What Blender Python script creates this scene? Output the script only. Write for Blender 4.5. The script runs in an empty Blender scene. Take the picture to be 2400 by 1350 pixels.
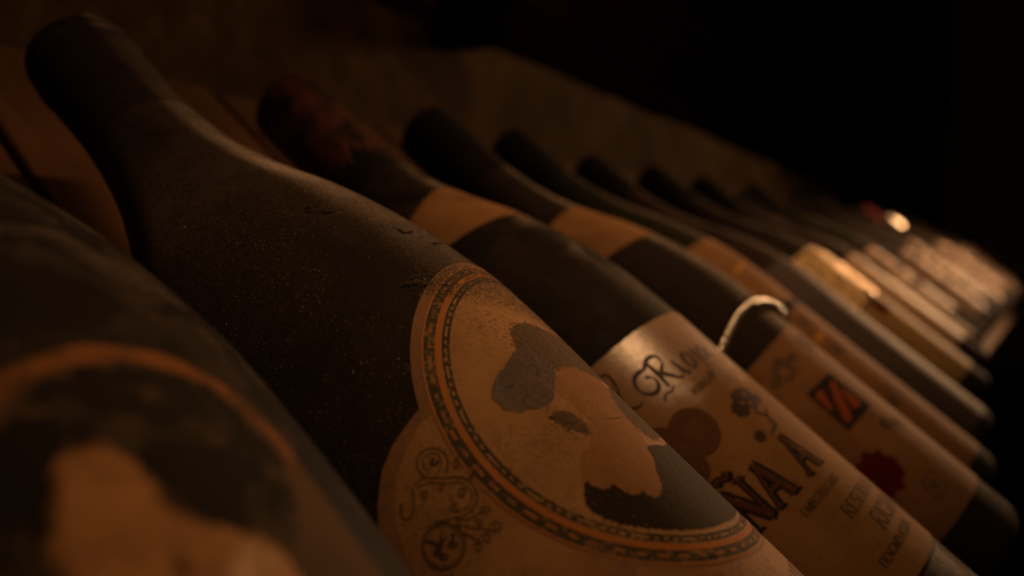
import bpy, bmesh, math, random
import numpy as np
from mathutils import Vector, Matrix

S = bpy.context.scene
COL = S.collection
rnd = random.Random(7)

# ---------------------------------------------------------------- camera
H = 1.25                                    # camera height above the floor
CAM = Vector((0.0, 0.0, H))
# camera axes in the world (X runs along the row of bottles, Y in towards the wall, Z up)
RIGHT = Vector((0.53472, -0.84503, 0.0)); UPV = Vector((0.05073, 0.03210, 0.99820)); FWD = Vector((0.84351, 0.53375, -0.06003))
cam_d = bpy.data.cameras.new("camera")
cam = bpy.data.objects.new("camera", cam_d); COL.objects.link(cam)
M = Matrix((RIGHT, UPV, -FWD)).transposed().to_4x4(); M.translation = CAM
cam.matrix_world = M
cam_d.sensor_width = 36.0; cam_d.lens = 25.559
cam_d.clip_start = 0.004; cam_d.clip_end = 60.0
cam_d.dof.use_dof = True
cam_d.dof.focus_distance = 0.139
cam_d.dof.aperture_fstop = 8.0
cam_d.dof.aperture_blades = 0
S.camera = cam

# ---------------------------------------------------------------- world, lamps, exposure
w = bpy.data.worlds.new("World"); S.world = w; w.use_nodes = True
w.node_tree.nodes["Background"].inputs[0].default_value = (1.0, 0.6, 0.3, 1)
w.node_tree.nodes["Background"].inputs[1].default_value = 0.0012

def area_lamp(name, loc, target, sx, sy, energy, color, spread):
    d = bpy.data.lights.new(name, 'AREA'); d.shape = 'RECTANGLE'; d.size = sx; d.size_y = sy
    d.energy = energy; d.color = color; d.spread = math.radians(spread)
    o = bpy.data.objects.new(name, d); COL.objects.link(o)
    z = (Vector(loc) - Vector(target)).normalized(); x = Vector((1, 0, 0)); x = (x - z * x.dot(z)).normalized()
    y = z.cross(x)
    m = Matrix((x, y, z)).transposed().to_4x4(); m.translation = Vector(loc); o.matrix_world = m
    return o
WARM = (1.0, 0.52, 0.22)
# one strip lamp over the aisle side, running along the row, its spread cut to a narrow band
area_lamp("strip_lamp", (1.00, -0.22, H + 0.58), (1.00, 0.125, H - 0.005), 2.1, 0.05, 0.50, WARM, 30)
# weak broad fill lamp, added to lift the wall, planks and labels
area_lamp("fill_lamp", (0.95, -0.70, H + 1.0), (0.5, 0.25, H), 1.3, 1.3, 0.80, WARM, 130)
# rim lamp added beyond the far end to brighten the near bottles' top edges
area_lamp("rim_lamp", (2.8, -0.48, H + 0.58), (0.45, -0.07, H - 0.12), 0.30, 0.30, 0.85, (1.0, 0.54, 0.26), 32)
# small fill lamp, added only to brighten the far rack's bottles
area_lamp("far_rack_fill", (1.70, -0.55, H + 0.45), (1.45, -0.02, H - 0.06), 0.30, 0.10, 0.40, (1.0, 0.58, 0.30), 60)

S.view_settings.view_transform = 'Standard'; S.view_settings.look = 'None'
S.view_settings.exposure = 0.0; S.view_settings.gamma = 1.0; S.view_settings.use_curve_mapping = False
S.cycles.use_denoising = True
S.cycles.max_bounces = 5; S.cycles.sample_clamp_indirect = 2.0

# ---------------------------------------------------------------- helpers
def thing(name, loc, label, cat, group=None, mat=None):
    o = bpy.data.objects.new(name, None); COL.objects.link(o); o.empty_display_size = 0.02
    if mat is not None: o.matrix_world = mat
    else: o.location = loc
    o["label"] = label; o["category"] = cat
    if group: o["group"] = group
    return o
def link(name, me, material, parent=None, kind=None, label=None, smooth=True):
    if material: me.materials.append(material)
    if smooth:
        me.polygons.foreach_set("use_smooth", [True] * len(me.polygons))
    o = bpy.data.objects.new(name, me); COL.objects.link(o)
    if parent: o.parent = parent
    if kind: o["kind"] = kind
    if label: o["label"] = label
    return o
def mesh_from(verts, faces, name="m"):
    me = bpy.data.meshes.new(name); me.from_pydata([tuple(v) for v in verts], [], faces); me.update(); return me
def box_mesh(x0, x1, y0, y1, z0, z1, bevel=0.0, mtx=None):
    bm = bmesh.new()
    bmesh.ops.create_cube(bm, size=1.0)
    for v in bm.verts:
        v.co = Vector(((x0 + x1) / 2 + v.co.x * (x1 - x0), (y0 + y1) / 2 + v.co.y * (y1 - y0), (z0 + z1) / 2 + v.co.z * (z1 - z0)))
    if bevel: bmesh.ops.bevel(bm, geom=bm.edges[:], offset=bevel, segments=2, affect='EDGES', profile=0.6)
    if mtx is not None: bm.transform(mtx)
    me = bpy.data.meshes.new("box"); bm.to_mesh(me); bm.free(); return me

# ---------------------------------------------------------------- materials
class NT:
    def __init__(s, name):
        s.m = bpy.data.materials.new(name); s.m.use_nodes = True; s.t = s.m.node_tree
        s.n = s.t.nodes; s.b = s.n["Principled BSDF"]; s.out = s.n["Material Output"]
    def lk(s, a, b): s.t.links.new(a, b)
    def coord(s, off=True):
        c = s.n.new("ShaderNodeTexCoord")
        if not off: return c.outputs["Object"]
        i = s.n.new("ShaderNodeObjectInfo"); v = s.n.new("ShaderNodeVectorMath"); v.operation = 'MULTIPLY_ADD'
        v.inputs[1].default_value = (1, 1, 1); s.lk(c.outputs["Object"], v.inputs[0])
        k = s.n.new("ShaderNodeMath"); k.operation = 'MULTIPLY'; k.inputs[1].default_value = 7.3; s.lk(i.outputs["Random"], k.inputs[0])
        s.lk(k.outputs[0], v.inputs[2]); return v.outputs[0]
    def noise(s, co, scale, detail=3, rough=0.55, dist=0.0):
        n = s.n.new("ShaderNodeTexNoise"); n.inputs["Scale"].default_value = scale; n.inputs["Detail"].default_value = detail
        n.inputs["Roughness"].default_value = rough; n.inputs["Distortion"].default_value = dist; s.lk(co, n.inputs["Vector"]); return n.outputs["Fac"]
    def vor(s, co, scale, feature='F1'):
        n = s.n.new("ShaderNodeTexVoronoi"); n.feature = feature; n.inputs["Scale"].default_value = scale; s.lk(co, n.inputs["Vector"]); return n.outputs["Distance"]
    def rng(s, v, a, b, c=0.0, d=1.0):
        n = s.n.new("ShaderNodeMapRange"); n.inputs[1].default_value = a; n.inputs[2].default_value = b; n.inputs[3].default_value = c; n.inputs[4].default_value = d
        n.interpolation_type = 'SMOOTHSTEP' if (c, d) == (0.0, 1.0) else 'LINEAR'
        s.lk(v, n.inputs[0]); return n.outputs[0]
    def math(s, op, a, b=None, clamp=False):
        n = s.n.new("ShaderNodeMath"); n.operation = op; n.use_clamp = clamp
        for i, q in enumerate((a, b)):
            if q is None: continue
            if isinstance(q, (int, float)): n.inputs[i].default_value = q
            else: s.lk(q, n.inputs[i])
        return n.outputs[0]
    def mix(s, f, a, b):
        n = s.n.new("ShaderNodeMix"); n.data_type = 'RGBA'
        for k, q in ((0, f), (6, a), (7, b)):
            if isinstance(q, (int, float)): n.inputs[k].default_value = q
            elif isinstance(q, tuple): n.inputs[k].default_value = (*q, 1)
            else: s.lk(q, n.inputs[k])
        return n.outputs[2]
    def bump(s, h, strength, dist):
        n = s.n.new("ShaderNodeBump"); n.inputs["Strength"].default_value = strength; n.inputs["Distance"].default_value = dist
        s.lk(h, n.inputs["Height"]); s.lk(n.outputs[0], s.b.inputs["Normal"])
    def set(s, **k):
        for a, v in k.items():
            i = s.b.inputs[a.replace("_", " ")]
            if isinstance(v, (int, float)): i.default_value = v
            elif isinstance(v, tuple): i.default_value = (*v, 1)
            else: s.lk(v, i)

DUST = (0.036, 0.024, 0.016)
def mat_glass(name, base=(0.010, 0.008, 0.006), dust=DUST, amount=0.5, blotch=0.0, sheen=1.0, rough=0.62):
    """old dark bottle glass under a settled, partly rubbed-off coat of cellar dust"""
    t = NT(name); co = t.coord()
    big = t.noise(co, 22 + 40 * blotch, 4, 0.6, 0.6); mid = t.noise(co, 130, 4, 0.65); fine = t.noise(co, 1700, 3, 0.75)
    cover = t.rng(big, 0.46 - 0.28 * amount + 0.10 * blotch, 0.62 - 0.20 * amount + 0.02 * blotch)
    cover = t.math('MULTIPLY', cover, t.rng(mid, 0.25 + 0.10 * blotch, 0.62, 0.45 - 0.3 * blotch, 1.0))
    # dust settles on the side that lies uppermost (local +X)
    sep = t.n.new("ShaderNodeSeparateXYZ"); tc = t.n.new("ShaderNodeTexCoord"); t.lk(tc.outputs["Normal"], sep.inputs[0])
    settle = t.rng(sep.outputs[0], -0.2, 0.80, 0.10, 1.0); sz = t.n.new("ShaderNodeSeparateXYZ"); t.lk(tc.outputs["Object"], sz.inputs[0])
    top = t.math('MULTIPLY', t.rng(sep.outputs[0], 0.05, 0.72), t.rng(sz.outputs[2], 0.004, 0.055))
    grain = t.rng(fine, 0.40, 0.62, 0.05, 1.2)
    f = t.math('MULTIPLY', t.math('MULTIPLY', cover, grain), settle, True)
    v1 = t.rng(t.vor(co, 1100), 0.10, 0.22, 1.0, 0.0); v2 = t.rng(t.vor(co, 620), 0.05, 0.11, 1.0, 0.0)
    spk = t.math('MULTIPLY', t.math('MAXIMUM', t.math('MULTIPLY', v1, t.rng(t.noise(co, 300, 2), 0.42, 0.62)), v2, True), t.rng(cover, 0.1, 0.7), True)
    t.set(Base_Color=t.mix(t.math('MULTIPLY', spk, 0.55), t.mix(f, base, dust), (0.22, 0.155, 0.105)), Roughness=t.rng(f, 0.0, 0.6, rough, 0.92), Specular_IOR_Level=t.rng(f, 0.0, 0.7, 0.12, 0.05),
          Sheen_Weight=t.math('MULTIPLY', t.rng(f, 0.0, 0.5, 0.15, 1.0), t.math('MULTIPLY', top, sheen)), Sheen_Roughness=0.22, Sheen_Tint=(1.0, 0.79, 0.62))
    t.bump(t.math('ADD', t.math('MULTIPLY', fine, 0.6), mid), 0.25, 0.0002)
    # loose dust fibres standing off the glass scatter light at grazing angles
    sh = t.n.new("ShaderNodeBsdfSheen"); sh.inputs["Roughness"].default_value = 0.32
    t.lk(t.mix(t.math('MULTIPLY', t.rng(t.math('MULTIPLY', cover, t.rng(fine, 0.34, 0.68, 0.25, 1.35)), 0.0, 0.9, 0.05, 1.0), t.math('MULTIPLY', top, sheen)), (0.0, 0.0, 0.0), (1.0, 0.80, 0.62)), sh.inputs["Color"])
    ad = t.n.new("ShaderNodeAddShader"); t.lk(t.b.outputs[0], ad.inputs[0]); t.lk(sh.outputs[0], ad.inputs[1]); t.lk(ad.outputs[0], t.out.inputs["Surface"])
    return t.m
def mat_paper(name, c1, c2, dust=0.35, rough=0.62, spec=0.3, bump=0.5, sheen=0.25, grain_scale=1500, coat=0.0):
    t = NT(name); co = t.coord()
    big = t.noise(co, 45, 4, 0.6, 0.4); mid = t.noise(co, 260, 4, 0.6); fine = t.noise(co, grain_scale, 2, 0.6); fib = t.noise(co, 700, 3, 0.6, 1.2)
    col = t.mix(t.rng(big, 0.32, 0.68), c1, c2)
    col = t.mix(t.math('MULTIPLY', t.rng(mid, 0.55, 0.75), 0.45), col, tuple(q * 0.55 for q in c2))
    st = t.noise(co, 70, 5, 0.7, 1.0)
    col = t.mix(t.math('MULTIPLY', t.rng(st, 0.60, 0.72), 0.35), col, tuple(q * 0.4 for q in c2))
    d = t.math('MULTIPLY', t.rng(fine, 0.48, 0.66), t.rng(t.noise(co, 60, 3), 0.35, 0.65))
    col = t.mix(t.math('MULTIPLY', d, dust), col, (0.085, 0.062, 0.045))
    t.set(Base_Color=col, Roughness=rough, Specular_IOR_Level=spec, Sheen_Weight=sheen, Sheen_Roughness=0.5, Sheen_Tint=(0.6, 0.42, 0.28))
    if coat:  # gloss masked to the label's upper band to shape a highlight there
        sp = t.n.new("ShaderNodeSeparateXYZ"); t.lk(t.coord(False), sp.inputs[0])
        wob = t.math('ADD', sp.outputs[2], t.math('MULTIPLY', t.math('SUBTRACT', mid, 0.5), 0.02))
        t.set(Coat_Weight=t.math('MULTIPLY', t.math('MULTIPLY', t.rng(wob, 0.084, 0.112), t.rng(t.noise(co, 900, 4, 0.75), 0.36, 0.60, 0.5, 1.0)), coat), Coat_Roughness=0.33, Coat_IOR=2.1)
    t.bump(t.math('ADD', t.math('MULTIPLY', fib, 1.0), t.math('MULTIPLY', fine, 0.5)), bump, 0.0004)
    return t.m
def mat_ink(name, ink, paper, wear=0.45, rough=0.78, scale=900, sheen=0.12, spec=0.12, bump=0.4, soft=False, film=None):
    """print, partly rubbed away so that the paper shows"""
    t = NT(name); co = t.coord()
    n = t.noise(co, scale, 3, 0.7); b = t.noise(co, 90, 3, 0.6); fib = t.noise(co, 700, 3, 0.6, 1.2)
    k = t.math('ADD', t.math('MULTIPLY', n, 0.7), t.math('MULTIPLY', b, 0.3))
    f = t.rng(k, 0.62 - 0.25 * wear, 0.72 - 0.18 * wear)
    t.set(Base_Color=t.mix(t.math('MULTIPLY', f, 0.8), ink, paper), Roughness=rough, Specular_IOR_Level=spec, Sheen_Weight=sheen, Sheen_Roughness=0.5, Sheen_Tint=(0.6, 0.42, 0.28))
    t.bump(t.math('ADD', fib, t.math('MULTIPLY', n, 0.5)), bump, 0.0004)
    if soft or film:
        at = t.n.new("ShaderNodeAttribute"); at.attribute_name = "soft_rim"
        a = t.rng(t.math('ADD', at.outputs["Fac"], t.math('MULTIPLY', t.math('SUBTRACT', n, 0.5), 2.4)), 0.20, 0.85)
        if film: a = t.math('MULTIPLY', t.rng(at.outputs["Fac"], 0.0, 1.0), t.math('MULTIPLY', t.rng(t.noise(co, 1900, 2, 0.6), 0.44, 0.60), film))
        if soft is not True and soft: a = t.math('MULTIPLY', a, soft)
        t.lk(a, t.b.inputs["Alpha"])
    return t.m
def mat_plain(name, c1, c2, scale=60, rough=0.7, spec=0.2, metal=0.0, bump=0.3, bscale=None, bdist=0.0006, sheen=0.0):
    t = NT(name); co = t.coord()
    n = t.noise(co, scale, 5, 0.65, 0.5)
    t.set(Base_Color=t.mix(t.rng(n, 0.35, 0.65), c1, c2), Roughness=rough, Specular_IOR_Level=spec, Metallic=metal, Sheen_Weight=sheen)
    t.bump(t.noise(co, bscale or scale * 6, 3), bump, bdist)
    return t.m
def mat_wood(name, c1, c2, along='Y'):
    t = NT(name); co = t.coord(); mp = t.n.new("ShaderNodeMapping")
    sc = {'Y': (60, 5, 60), 'X': (4, 60, 60), 'Z': (60, 60, 4)}[along]
    mp.inputs["Scale"].default_value = sc; t.lk(co, mp.inputs["Vector"])
    n = t.noise(mp.outputs[0], 1.0, 6, 0.65, 1.0); g = t.noise(mp.outputs[0], 6.0, 3, 0.6)
    col = t.mix(t.rng(n, 0.3, 0.7), c1, c2); col = t.mix(t.math('MULTIPLY', t.rng(g, 0.55, 0.8), 0.5), col, tuple(q * 0.4 for q in c1))
    t.set(Base_Color=col, Roughness=0.7, Specular_IOR_Level=0.25); t.bump(g, 0.35, 0.0008)
    return t.m

GLASS = mat_glass("dusty_glass", amount=0.62)
GLASS_B = mat_glass("blotchy_dusty_glass", amount=0.40, blotch=1.0)
GLASS_M = mat_glass("mauve_dusty_glass", base=(0.022, 0.012, 0.011), dust=(0.040, 0.022, 0.017), amount=0.55, sheen=0.45)
GLASS_G = mat_glass("green_dusty_glass", base=(0.010, 0.013, 0.006), dust=(0.026, 0.021, 0.012), amount=0.40, sheen=0.5)
GLASS_F = mat_glass("far_dusty_glass", amount=0.5, sheen=0.4)
CAPSULE = mat_glass("black_capsule", base=(0.010, 0.007, 0.006), dust=(0.016, 0.010, 0.007), amount=0.25, sheen=0.14, rough=0.75)
CAPSULE1 = mat_glass("dusty_black_capsule", base=(0.010, 0.007, 0.006), dust=(0.022, 0.014, 0.010), amount=0.45, sheen=0.5, rough=0.75)
WAX = mat_plain("red_brown_wax", (0.105, 0.032, 0.014), (0.012, 0.006, 0.004), scale=110, rough=0.62, bump=0.6, bscale=260, bdist=0.001)
GOLD = mat_plain("crumpled_gold_foil", (0.62, 0.44, 0.23), (0.45, 0.31, 0.15), scale=80, rough=0.30, metal=1.0, spec=0.5, bump=1.0, bscale=170, bdist=0.006)
SILVER = mat_plain("dull_silver_wire", (0.95, 0.90, 0.84), (0.85, 0.80, 0.74), scale=200, rough=0.20, metal=1.0, bump=0.0)
WIRE = mat_plain("bright_silver_wire", (0.96, 0.92, 0.88), (0.88, 0.84, 0.80), scale=200, rough=0.13, metal=1.0, bump=0.0)
REDFOIL = mat_plain("red_foil", (0.30, 0.02, 0.02), (0.18, 0.012, 0.012), scale=80, rough=0.45, bump=0.5)
PAPER1 = mat_paper("aged_brown_paper", (0.41, 0.228, 0.092), (0.30, 0.155, 0.062), dust=0.65, rough=0.72, spec=0.15, bump=0.26, sheen=0.15)
PAPER1E = mat_paper("aged_brown_margin", (0.29, 0.155, 0.08), (0.22, 0.115, 0.055), dust=0.6, bump=0.26, rough=0.75, spec=0.15, sheen=0.15)
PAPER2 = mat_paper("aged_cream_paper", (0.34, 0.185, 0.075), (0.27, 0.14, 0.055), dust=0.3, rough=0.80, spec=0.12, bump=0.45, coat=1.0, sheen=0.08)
PAPER3 = mat_paper("aged_tan_paper", (0.33, 0.165, 0.065), (0.24, 0.115, 0.045), dust=0.3, rough=0.75, spec=0.15, sheen=0.12)
PAPERP = mat_paper("pale_peach_paper", (0.62, 0.40, 0.24), (0.50, 0.30, 0.17), dust=0.2, rough=0.5)
PAPERO = mat_paper("ochre_paper", (0.46, 0.28, 0.07), (0.36, 0.20, 0.05), dust=0.2)
PAPERM = mat_paper("mauve_brown_paper", (0.062, 0.034, 0.027), (0.040, 0.022, 0.017), dust=0.3)
PBASE = (0.33, 0.18, 0.085)
INK_G = mat_ink("faded_green_ink", (0.055, 0.048, 0.030), PBASE, 0.50)
INK_O = mat_ink("orange_ink", (0.42, 0.155, 0.038), PBASE, 0.30)
INK_OD = mat_ink("faded_orange_dash", (0.33, 0.145, 0.048), (0.09, 0.07, 0.04), 0.6)
INK_O0 = mat_ink("rubbed_orange_ring", (0.21, 0.080, 0.022), (0.05, 0.03, 0.016), 0.75, scale=140)
INK_K0 = mat_ink("mottled_black_ink", (0.010, 0.008, 0.005), (0.055, 0.038, 0.022), 0.5, scale=130)
PAPER0 = mat_paper("grimy_brown_paper", (0.090, 0.052, 0.028), (0.040, 0.024, 0.013), dust=0.5, sheen=0.2, rough=0.8, spec=0.1)
PALE0 = mat_ink("pale_orange_print", (0.36, 0.175, 0.068), (0.24, 0.115, 0.045), 0.7, scale=160, soft=True)
PALE0B = mat_ink("pale_print_highlight", (0.46, 0.29, 0.16), (0.33, 0.18, 0.09), 0.6, scale=160, soft=True)
SMUDGE0 = mat_ink("brown_smudge", (0.035, 0.024, 0.014), (0.09, 0.05, 0.025), 0.6, scale=160, soft=True)
CLOUD = mat_ink("faded_orange_print", (0.40, 0.180, 0.052), (0.34, 0.165, 0.060), 0.6, scale=700, bump=0.25, soft=0.34)
INK_K = mat_ink("dark_brown_ink", (0.030, 0.022, 0.015), PBASE, 0.12)
INK_P = mat_ink("grey_purple_ink", (0.105, 0.080, 0.070), (0.20, 0.13, 0.09), 0.7, sheen=0.5)
INK_D = mat_ink("olive_brown_ink", (0.082, 0.058, 0.034), PBASE, 0.45, scale=1500, sheen=0.4)
INK_PS = mat_ink("grey_purple_stain", (0.082, 0.058, 0.046), (0.16, 0.10, 0.064), 0.7, sheen=0.35, rough=0.5, spec=0.25, bump=0.45, soft=0.85)
INK_DS = mat_ink("olive_brown_print", (0.095, 0.064, 0.034), (0.18, 0.11, 0.056), 0.65, scale=1100, sheen=0.2, bump=0.3, soft=0.8)
INK_KS = mat_ink("dark_brown_print", (0.024, 0.016, 0.009), (0.070, 0.046, 0.026), 0.40, scale=1300, sheen=0.25, bump=0.3, soft=0.93)
FILM = mat_ink("dust_film_on_paper", (0.060, 0.043, 0.029), (0.10, 0.07, 0.045), 0.4, sheen=0.8, film=0.8)
INK_LINE = mat_ink("fine_brown_line", (0.065, 0.045, 0.025), PBASE, 0.25)
INK_B = mat_ink("blue_black_script", (0.060, 0.045, 0.045), (0.36, 0.2, 0.09), 0.25, rough=0.5)
INK_GR = mat_ink("green_black_shadow", (0.012, 0.018, 0.009), PBASE, 0.1)
INK_R = mat_ink("letter_red_brown", (0.10, 0.040, 0.018), PBASE, 0.3)
INK_M = mat_ink("medal_brown", (0.115, 0.055, 0.028), (0.17, 0.085, 0.042), 0.4)
INK_T = mat_ink("emblem_brown", (0.115, 0.075, 0.048), (0.27, 0.15, 0.07), 0.5)
INK_RED = mat_ink("seal_red", (0.11, 0.006, 0.004), (0.06, 0.006, 0.004), 0.5)
INK_OR2 = mat_ink("emblem_red_orange", (0.36, 0.085, 0.022), (0.22, 0.06, 0.018), 0.4)
INK_Y = mat_ink("yellow_ink", (0.60, 0.28, 0.04), (0.4, 0.2, 0.05), 0.3)
WOOD = mat_wood("brown_plank_wood", (0.19, 0.088, 0.030), (0.13, 0.056, 0.019))
WOODX = mat_wood("brown_ledge_wood", (0.24, 0.15, 0.085), (0.17, 0.10, 0.055), 'X')
WOODD = mat_plain("black_stained_wood", (0.006, 0.0035, 0.002), (0.003, 0.002, 0.0015), scale=30, rough=1.0, spec=0.0)
SPECK = mat_plain("pale_dust_fleck", (0.60, 0.46, 0.32), (0.42, 0.30, 0.20), scale=400, rough=0.9, bump=0)

# ---------------------------------------------------------------- bottle shape
STEP = 0.0023949579831932773
RAW = [1261,1304,1346,1389,1431,1448,1447,1447,1446,1446,1445,1443,1440,1437,1432,1427,1421,1415,1409,1402,1396,1389,1383,1381,1384,1392,1404,1421,1442,1469,1495,1522,1549,1578,1613,1653,1698,1749,1805,1867,1931,1996,2064,2137,2213,2294,2378,2467,2558,2650,2738,2823,2902,2978,3050,3117,3180,3243,3304,3361,3415,3465,3512,3555,3595,3633,3670,3703,3731,3756,3775,3790,3801,3808,3815,3821,3825,3828,3829,3829,3827,3824,3820,3817,3813,3810,3807,3804,3803,3801] + [3800] * 40
RT = np.arange(len(RAW)) * STEP; RR = np.array(RAW) * 1e-5
def prof(t, sc, L, t0=0.0):
    """outer glass radius at distance t along the axis; the lip is at t0"""
    r = np.interp(max(t, 0.0125), RT, RR) * sc
    if t - t0 < 0.004:                                # rounded lip
        q = 1 - max(0.0, t - t0) / 0.004; r = r - 0.004 + 0.004 * math.sqrt(max(0.0, 1 - q * q))
    e = L - t
    if e < 0.006: r = r - 0.006 + math.sqrt(max(0.0, 0.006 ** 2 - (0.006 - e) ** 2))
    return r
BETA = math.radians(38.05715)
AX = Vector((0, -math.cos(BETA), -math.sin(BETA))); NR = Vector((0, -math.sin(BETA), math.cos(BETA))); RW = Vector((1, 0, 0))
P1 = Vector((0.1186, 0.2419, 0.0659)) + CAM          # where the tips of the row line up

def revolve(L, sc, seg, tlist, t0, extra=lambda t, a: 0.0, cap0=True, cap1=True, dr=0.0):
    v, f = [], []
    for t in tlist:
        r = prof(t, sc, L, t0) + dr
        for k in range(seg):
            a = 2 * math.pi * k / seg; q = r + extra(t, a)
            v.append((q * math.cos(a), q * math.sin(a), L - t))
    n = len(tlist)
    for i in range(n - 1):
        for k in range(seg):
            a, b = i * seg + k, i * seg + (k + 1) % seg
            f.append((a, a + seg, b + seg, b))
    if cap0:
        v.append((0, 0, L - tlist[0] + 0.0004)); c = len(v) - 1
        for k in range(seg): f.append((k, (k + 1) % seg, c))
    if cap1:                                          # punt pushed into the base
        o = (n - 1) * seg
        base = len(v)
        for k in range(seg):
            a = 2 * math.pi * k / seg; v.append((0.018 * math.cos(a), 0.018 * math.sin(a), L - tlist[-1] + 0.012))
        for k in range(seg): f.append((o + k, base + k, base + (k + 1) % seg, o + (k + 1) % seg))
        v.append((0, 0, L - tlist[-1] + 0.02)); c = len(v) - 1
        for k in range(seg): f.append((base + k, c, base + (k + 1) % seg))
    return mesh_from(v, f)

class Bottle:
    def __init__(s, X, slide, noff, sc, base_T, label, glass, seg=96, frame=None, group="bottles laid in the rack", t0=0.0):
        s.t0 = t0 = t0 * 1e-3; s.sc = sc; s.L = base_T - slide; s.seg = seg; s.Rb = 0.038 * sc * 1.003
        F = frame or Matrix.Identity(4)
        tip = P1 + RW * X + AX * slide + NR * noff
        basep = tip + AX * s.L
        m = Matrix((NR, RW, -AX)).transposed().to_4x4(); m.translation = basep
        s.o = thing("wine_bottle", None, label, "bottle", group, F @ m)
        ts = sorted(set([t0 + e for e in (0, .0001, .0004, .001, .0018, .0028, .004, .006, .008, .010)] + [t0 + 0.010 + i * 0.0029 for i in range(1, int((s.L - t0 - 0.016) / 0.0029))] + [s.L - e for e in (.006, .0045, .003, .0018, .0008, .0002, 0)]))
        s.ts = ts
        s.body = link("glass_body", revolve(s.L, sc, seg, ts, t0), glass, s.o)
    # ---- surface mapping: u = arc round the body in mm (reading direction), t = mm from the tip
    def at(s, u, t, dr):
        T = t * 1e-3; r = prof(T, s.sc, s.L, s.t0) + dr * 1e-3; a = u * 1e-3 / s.Rb
        return Vector((r * math.cos(a), r * math.sin(a), s.L - T))
    def capsule(s, t1, material, dr=0.25, jag=0.0, label=None, bead=None):
        ph = [rnd.uniform(0, 6.28) for _ in range(6)]
        n = 40; ts = []
        v, f = [], []; seg = s.seg
        for i in range(n + 1):
            q = i / n
            for k in range(seg):
                a = 2 * math.pi * k / seg
                te = t1 + (jag * (math.sin(3 * a + ph[0]) * .5 + math.sin(7 * a + ph[1]) * .3 + math.sin(17 * a + ph[2]) * .2 + math.sin(31 * a + ph[3]) * .15) if jag else 0)
                T = s.t0 + (q ** 2.0) * (te * 1e-3 - s.t0)
                r = prof(T, s.sc, s.L, s.t0) + dr * 1e-3 + (2e-4 * math.sin(5 * a + T * 300 + ph[4]) * math.sin(9 * a + ph[5]) if jag else 0)
                if bead and abs(T * 1e3 - bead) < 3: r += 0.00045 * math.cos((T * 1e3 - bead) / 3 * math.pi / 2)
                if i == n: r -= dr * 1e-3 + 5e-5
                v.append((r * math.cos(a), r * math.sin(a), s.L - T + (dr * 1e-3)))
        for i in range(n):
            for k in range(seg):
                a, b = i * seg + k, i * seg + (k + 1) % seg; f.append((a, a + seg, b + seg, b))
        v.append((0, 0, s.L - s.t0 + dr * 1e-3 + 0.0006)); c = len(v) - 1
        for k in range(seg): f.append((k, (k + 1) % seg, c))
        return link("capsule", mesh_from(v, f), material, s.o, label=label)
    def patch(s, name, polys, material, parent, dr, skirt=False, du=1.5, dt=3.0, label=None, kind=None, feather=0.0):
        """flat outline(s) in (u, t) laid round the glass as thin paper or print"""
        bm = bmesh.new()
        for poly in polys:
            vs = [bm.verts.new((u, t, 0)) for u, t in poly]
            bm.faces.new(vs)
        if feather:                                   # soft rim: attribute rises from 0 at the outline to 1 inside
            lay = bm.verts.layers.float.new("soft_rim")
            bm.normal_update(); bmesh.ops.inset_region(bm, faces=bm.faces[:], thickness=feather, use_boundary=True, use_even_offset=False)
            for v in bm.verts: v[lay] = 0.0 if v.is_boundary else 1.0
        bmesh.ops.triangulate(bm, faces=bm.faces[:])
        us = [v.co.x for v in bm.verts]; tsv = [v.co.y for v in bm.verts]
        def cut(lo, hi, d, no):
            x = math.floor(lo / d) * d + d
            while x < hi - 1e-6:
                bmesh.ops.bisect_plane(bm, geom=bm.verts[:] + bm.edges[:] + bm.faces[:], dist=1e-5, plane_co=Vector(no) * x, plane_no=no); x += d
        cut(min(us), max(us), du, (1, 0, 0))
        if dt: cut(min(tsv), max(tsv), dt, (0, 1, 0))
        if skirt:
            be = [e for e in bm.edges if e.is_boundary]
            r = bmesh.ops.extrude_edge_only(bm, edges=be)
            for g in r['geom']:
                if isinstance(g, bmesh.types.BMVert): g.co.z = -(dr + 0.06)
        for v in bm.verts: v.co = s.at(v.co.x, v.co.y, dr + v.co.z)
        bmesh.ops.recalc_face_normals(bm, faces=bm.faces[:])
        me = bpy.data.meshes.new(name)
        f0 = max(bm.faces, key=lambda f: f.calc_area())
        if f0.normal.dot(Vector((f0.calc_center_median().x, f0.calc_center_median().y, 0))) < 0:
            bmesh.ops.reverse_faces(bm, faces=bm.faces[:])
        bm.to_mesh(me); bm.free()
        o = link(name, me, material, parent, label=label, kind=kind, smooth=not skirt)
        if skirt:
            me.polygons.foreach_set("use_smooth", [True] * len(me.polygons))
            try: me.set_sharp_from_angle(angle=math.radians(40))
            except Exception: pass
        return o
    def strokes(s, name, strokes, material, parent, dr, label=None):
        """ribbons in (u, t): each stroke = (points, width or widths, closed)"""
        V, F = [], []
        for si, st in enumerate(strokes):
            pts, wd, closed = (list(st) + [False])[:3]
            pts, wd = resample(pts, wd, closed, 0.7)
            n = len(pts); o = len(V); z = dr + (si % 12) * 0.006
            for i, (p, w_) in enumerate(zip(pts, wd)):
                a = pts[(i - 1) % n] if (closed or i) else p; b = pts[(i + 1) % n] if (closed or i < n - 1) else p
                d = Vector((b[0] - a[0], b[1] - a[1])); d = d.normalized() if d.length > 1e-9 else Vector((1, 0))
                nx = Vector((-d.y, d.x)) * w_ / 2
                V.append(s.at(p[0] + nx.x, p[1] + nx.y, z)); V.append(s.at(p[0] - nx.x, p[1] - nx.y, z))
            for i in range(n if closed else n - 1):
                j = (i + 1) % n
                F.append((o + 2 * i, o + 2 * i + 1, o + 2 * j + 1, o + 2 * j))
        me = mesh_from(V, F, name)
        bm = bmesh.new(); bm.from_mesh(me)
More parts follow.
